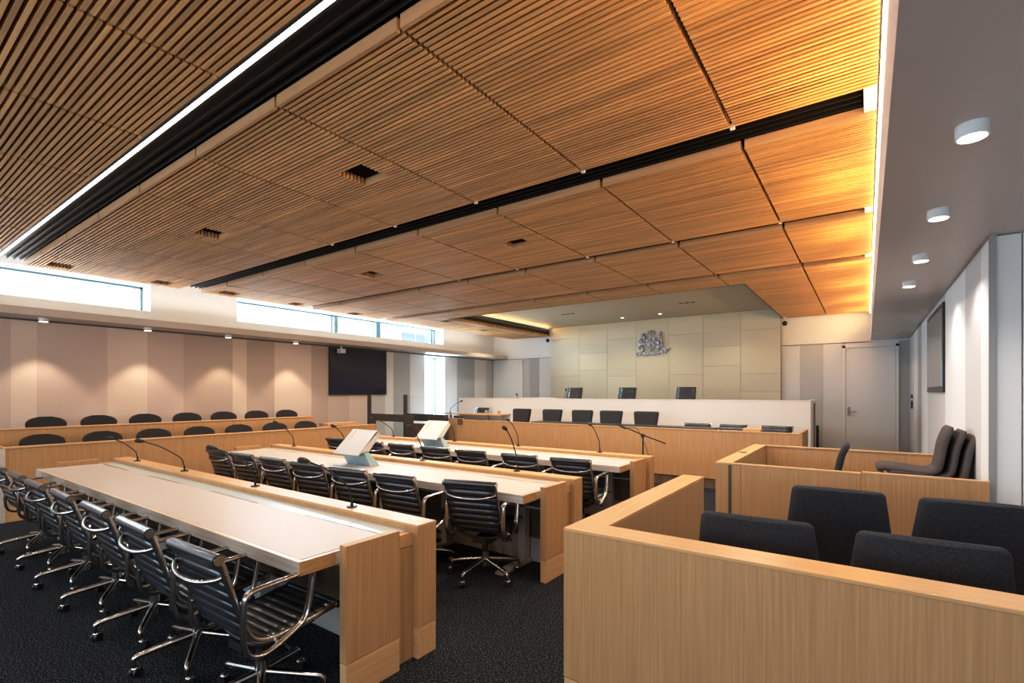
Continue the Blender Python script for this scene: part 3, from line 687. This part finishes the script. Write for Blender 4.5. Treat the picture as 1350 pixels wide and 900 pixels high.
# ------------------------------------------------------------------ boxes on the right
t = thing('jury_box', (0,2.9,0), 'large oak seating box nearest the camera holding four charcoal chairs', 'partition')
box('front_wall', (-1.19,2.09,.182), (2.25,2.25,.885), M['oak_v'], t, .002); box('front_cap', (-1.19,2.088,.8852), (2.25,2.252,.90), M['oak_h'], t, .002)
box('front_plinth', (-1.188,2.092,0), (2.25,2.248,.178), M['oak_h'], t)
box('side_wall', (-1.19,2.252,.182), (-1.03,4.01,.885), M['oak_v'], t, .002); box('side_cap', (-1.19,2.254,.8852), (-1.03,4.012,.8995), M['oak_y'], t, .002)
box('side_plinth', (-1.188,2.252,0), (-1.032,4.008,.178), M['oak_y'], t)
box('latch', (-1.10,4.010,.70), (-1.04,4.03,.73), M['trim_metal'], t)
def tub(name='box_chair'):
    t = thing(name, (0,0,0), 'x', 'chair')    # faces +y, seen from behind
    n, k = 13, 24; vs = []; zb, zt = .40, .95
    for s in (0,1):
        for i in range(k+1):
            f = i/16*.945 if i <= 16 else 1-.055*(1-(i-16)/8)**1.6; z = zb+(zt-zb)*f; hw = min(.285,.243+.13*(zt-z))
            if z > zt-.03: hw -= .03-math.sqrt(max(0,.03**2-(z-zt+.03)**2))
            for j in range(n):
                u = 2*j/(n-1)-1
                y = -.20-.14*f+.055*(u*u)
                zz = z+(0.012*(1-u*u) if i == k else 0)
                e = .45 if (i == k or abs(u) == 1) else .8 if i == k-1 else 1
                vs.append((hw*u, y+(-.026*e if s else .026*e), zz))
    fs = []; o = (k+1)*n
    for i in range(k):
        for j in range(n-1):
            a = i*n+j; fs.append((a,a+1,a+n+1,a+n)); fs.append((o+a+1,o+a,o+a+n,o+a+n+1))
        a = i*n; fs.append((a,a+n,o+a+n,o+a)); a = i*n+n-1; fs.append((a+n,a,o+a,o+a+n))
    for j in range(n-1): fs.append((j+1,j,o+j,o+j+1)); a = k*n+j; fs.append((a,a+1,o+a+1,o+a))
    MB().add(vs, fs, True).build('backrest', M['charcoal'], t)
    MB().box((-.255,-.22,.38),(.255,.27,.47)).build('seat', M['charcoal'], t, .03)
    for sx in (-.21,.21):
        for sy in (-.18,.22): MB().cyl((sx,sy,0),(sx,sy,.39),.014,10).build('leg', M['chrome'], t)
    return t
tc = tub(); tu = [False]
for x, y, rz, lb in ((-.455,2.92,3,'front row, beside the side wall'),(-.16,3.99,2,'back row, in front of the dock latch'),(.195,2.94,3,'front row, second from the side wall'),(.485,3.99,2,'back row, beside the grey wall')):
    place(tc, tu, (x,y,0), R(rz), 'charcoal wool chair in oak box, ' + lb, 'charcoal chairs in the near oak box')

t = thing('witness_dock', (-.2,5.9,0), 'oak witness dock behind the near box, with gate and dark metal strip', 'partition')
box('side_wall', (-1.16,4.93,0), (-1.02,6.93,.885), M['oak_v'], t, .002); box('side_cap', (-1.162,4.93,.8852), (-1.02,6.93,.90), M['oak_y'], t, .002)
box('corner_panel', (-1.018,4.93,0), (-.94,4.97,.885), M['oak_v'], t); MB().box((-1.045,4.924,0),(-1.025,4.932,.882)).build('metal_strip', M['frame_dark'], t)
box('front_panel', (-.938,4.93,0), (-.035,4.97,.885), M['oak_v'], t, .002); box('front_cap', (-1.02,4.928,.8852), (-.035,4.975,.90), M['oak_h'], t, .002)
gt = box('gate_panel', (-.025,4.90,0), (.724,4.94,.90), M['oak_v'], t, .002); box('gate_cap', (-.025,4.898,.9002), (.724,4.945,.914), M['oak_h'], gt, .002)
box('latch', (-.012,4.892,.74), (.018,4.90,.78), M['oak_edge'], gt)
box('rear_wall', (-1.02,6.89,0), (.725,6.93,.885), M['oak_v'], t, .002); box('rear_cap', (-1.02,6.88,.8852), (.725,6.94,.90), M['oak_h'], t, .002)
MB().cyl((-1.10,5.887,.9),(-1.10,5.887,.904),.04,24).build('grommet', M['bezel'], t)
box('floor_dock', (-1.018,4.975,0), (.72,6.885,.35), M['carpet'])['kind'] = 'structure'
def shell_chair(name, m, flip=False):
    t = thing(name, (0,0,0), 'x', 'chair')    # faces -x
    P = spline([(-.24,0,.475),(-.20,0,.50),(-.05,0,.49),(.10,0,.475),(.175,0,.51),(.20,0,.60),(.225,0,.75),(.27,0,.885)], 5)
    n = len(P); vs = []; hw = .23; kk = 7
    for s in (1,-1):
        for i, p in enumerate(P):
            a, b = P[max(0,i-1)], P[min(n-1,i+1)]; tt = (b-a).normalized(); nn = Vector((-tt.z,0,tt.x)); th = .028*(1 if 0 < i < n-1 else .45)
            for j in range(kk):
                u = 2*j/(kk-1)-1; e = .55 if abs(u) == 1 else 1; w = hw*(1-.08*(i/n))*(1 if i < n-2 else .93)
                vs.append(tuple(p+nn*th*e*s+Vector((0,w*u,0))))
    fs = []; o = n*kk
    for i in range(n-1):
        for j in range(kk-1):
            a = i*kk+j; fs.append((a,a+1,a+kk+1,a+kk)); fs.append((o+a+1,o+a,o+a+kk,o+a+kk+1))
        a = i*kk; fs.append((a,a+kk,o+a+kk,o+a)); a = i*kk+kk-1; fs.append((a+kk,a,o+a,o+a+kk))
    for j in range(kk-1): fs.append((j+1,j,o+j,o+j+1)); a = (n-1)*kk+j; fs.append((a,a+1,o+a+1,o+a))
    MB().add(vs, fs, True).build('shell_seat', m, t)
    for s in (-1,1): MB().tube([(-.22,s*.2,0),(-.2,s*.2,.44),(.16,s*.2,.44),(.22,s*.2,0)], .010, 8).build('leg_frame', M['black_metal'], t)
    return t
s0 = shell_chair('upholstered_shell_chair', M['greybrown']); s0.location = (.325,5.78,.375); s0['label'] = 'grey-brown upholstered chair on top of the leaning stack in the dock'; s0['group'] = 'stacked grey-brown chairs'
dup(s0, (.405,5.76,.345), 0, 'grey-brown upholstered chair, middle one of the stack in the dock', 'stacked grey-brown chairs')
dup(s0, (.478,5.72,.315), 0, 'grey-brown upholstered chair nearest the right wall in the dock stack', 'stacked grey-brown chairs')
sc = shell_chair('dock_chair', M['charcoal']); sc.location = (-.12,5.5,.16); sc.rotation_euler = (0,0,R(180)); sc['label'] = 'dark narrow-looking chair standing alone in the dock, seen from its side'
sc.location = (-.41,5.5,.355); sc.scale = (1,1,.82); sc.rotation_euler = (0,0,0)

# ------------------------------------------------------------------ outside
t = thing('neighbour_building', (-24,22,0), 'pale building with banded windows outside the high windows', 'building')
MB().box((-32,2,-6),(-24,34,22)).build('wall', M['facade'], t)
fw = []
for i in range(6):
    for j in range(3):
        y0 = 21.5+i*1.25
        w = MB().box((-24.0,y0,4.6+j*1.25),(-23.95,y0+1.05,5.4+j*1.25)).build('window', M['facade_win'], t)

# ------------------------------------------------------------------ camera
cam_d = bpy.data.cameras.new('camera'); cam_o = bpy.data.objects.new('camera', cam_d); C.objects.link(cam_o)
cam_o.location = (0,0,1.55); cam_o.rotation_euler = (R(90),0,math.atan2(467,652))
cam_d.sensor_width = 36; cam_d.sensor_fit = 'HORIZONTAL'; cam_d.lens = 36*652/1350
cam_d.shift_y = (518-450)/1350; cam_d.clip_start = .05; cam_d.clip_end = 200
bpy.context.scene.camera = cam_o

# ------------------------------------------------------------------ light
def area(name, loc, rot, sx, sy, e, col):
    l = bpy.data.lights.new(name, 'AREA'); l.shape = 'RECTANGLE'; l.size = sx; l.size_y = sy; l.energy = e; l.color = col
    o = bpy.data.objects.new(name, l); C.objects.link(o); o.location = loc; o.rotation_euler = rot; return o
def spot(name, loc, e, col, ang=120, blend=.8, rad=.03, rot=(0,0,0)):
    l = bpy.data.lights.new(name, 'SPOT'); l.energy = e; l.color = col; l.spot_size = R(ang); l.spot_blend = blend; l.shadow_soft_size = rad
    o = bpy.data.objects.new(name, l); C.objects.link(o); o.location = loc; o.rotation_euler = rot; return o
WARM = (1,.85,.71)
# daylight: behind camera, left clerestory, tall window
area('daylight_rear', (-4,YF-.45,1.6), (R(108),0,0), 12, 1.9, 330, (.68,.84,1))
area('daylight_clerestory_a', (-11.2,.4,3.3), (0,R(-90),0), .5, 6, 170, (.75,.88,1))
area('daylight_clerestory_b', (-11.2,7.9,3.3), (0,R(-90),0), .5, 6, 300, (.65,.84,1))
area('daylight_tall', (-11.2,10.5,1.4), (0,R(-90),0), 2.5, .8, 380, (.60,.82,1))
# cove light on the bulkhead face grazing the ceiling boards, then added ceiling fill
area('cove_wash', (XR0+.02,5.1,3.12), (0,R(104),0), .10, 16, 80, (1,.62,.26))
for i in range(9): spot('ceiling_fill_spot', (.06,.2+1.55*i,2.86), 50, (1,.62,.26), 150, 1, .02, (0,R(115),0))  # added warm spots that brighten the ceiling, no real fittings
area('fill_uplight', (-9.95,5.0,2.83), (0,R(-150),0), .12, 15, 90, (1,.92,.84))  # added uplight hidden above the shelf to lift the ceiling brightness
downlight(1.55, 3.6, 2.70, 'added unseen downlight brightening the pale alcove wall', 'downlights under the grey bulkhead')  # fixture added out of view for the alcove fill
downlight(.37, 1.66, 2.70, 'white surface downlight under the grey bulkhead above the near oak box', 'downlights under the grey bulkhead')
spot('downlight_spot', (1.55,3.6,2.63), 45, (1,.88,.80), 140, .6, .045); spot('downlight_spot', (.37,1.66,2.63), 26, (1,.86,.76), 130, .6, .045)  # alcove spot is added fill; the other continues the bulkhead row
# added fill spots just under the ceiling, without fittings
for y in (3.67, 5.86, 7.80):
    for x in (-8,-6.3,-4.6,-2.9,-1.2):
        spot('fill_spot', (x,y,3.275), 118 if y == 5.86 else 95, WARM, 155, .7, .04)
for y in (-1.9,.4):
    for x in (-7,-4,-1.2):
        spot('fill_spot', (x,y,3.27), 60, WARM, 155, .7, .05)
for y in (2.876,4.09,5.33,6.53): spot('downlight_spot', (.37,y,2.63), 34, (1,.93,.88), 130, .6, .045)
for y in (1.93,3.25,4.563,5.95): spot('scallop_spot', (-9.99,y,2.60), 62, (1,.80,.62), 92, .35, .03, (0,R(-14),0))
for x in (-6.9,-5.27,-4.24,-2.6): spot('soffit_spot', (x,12.2,3.53), 62, (1,.82,.60), 120, .9, .04)
area('recess_wash', (RX0+.06,10.9,3.46), (0,R(-110),0), .03, 4.3, 14, (1,.68,.36))
for x in (-.6,-9.2): spot('far_wall_spot', (x,11.9,3.28), 50, (1,.80,.60), 150, .8, .05)
for x in (-7.5,-4.9,-2.3): spot('bench_spot', (x,9.4,3.54), 60, (1,.84,.70), 140, .8, .05)
w = bpy.data.worlds.new('world'); bpy.context.scene.world = w; w.use_nodes = True
w.node_tree.nodes['Background'].inputs[0].default_value = (.86,.94,1,1); w.node_tree.nodes['Background'].inputs[1].default_value = 2.2
sc_ = bpy.context.scene
sc_.view_settings.view_transform = 'Standard'; sc_.view_settings.look = 'None'; sc_.view_settings.exposure = 0; sc_.view_settings.gamma = 1
sc_.view_settings.use_curve_mapping = True
cv = sc_.view_settings.curve_mapping.curves[3]
cv.points.new(.22,.18); cv.points.new(.72,.745); sc_.view_settings.curve_mapping.update()
sc_.cycles.max_bounces = 7; sc_.cycles.diffuse_bounces = 4; sc_.cycles.glossy_bounces = 3; sc_.cycles.transparent_max_bounces = 8
sc_.cycles.use_denoising = True; sc_.cycles.sample_clamp_indirect = 6
sc_.cycles.caustics_reflective = False; sc_.cycles.caustics_refractive = False
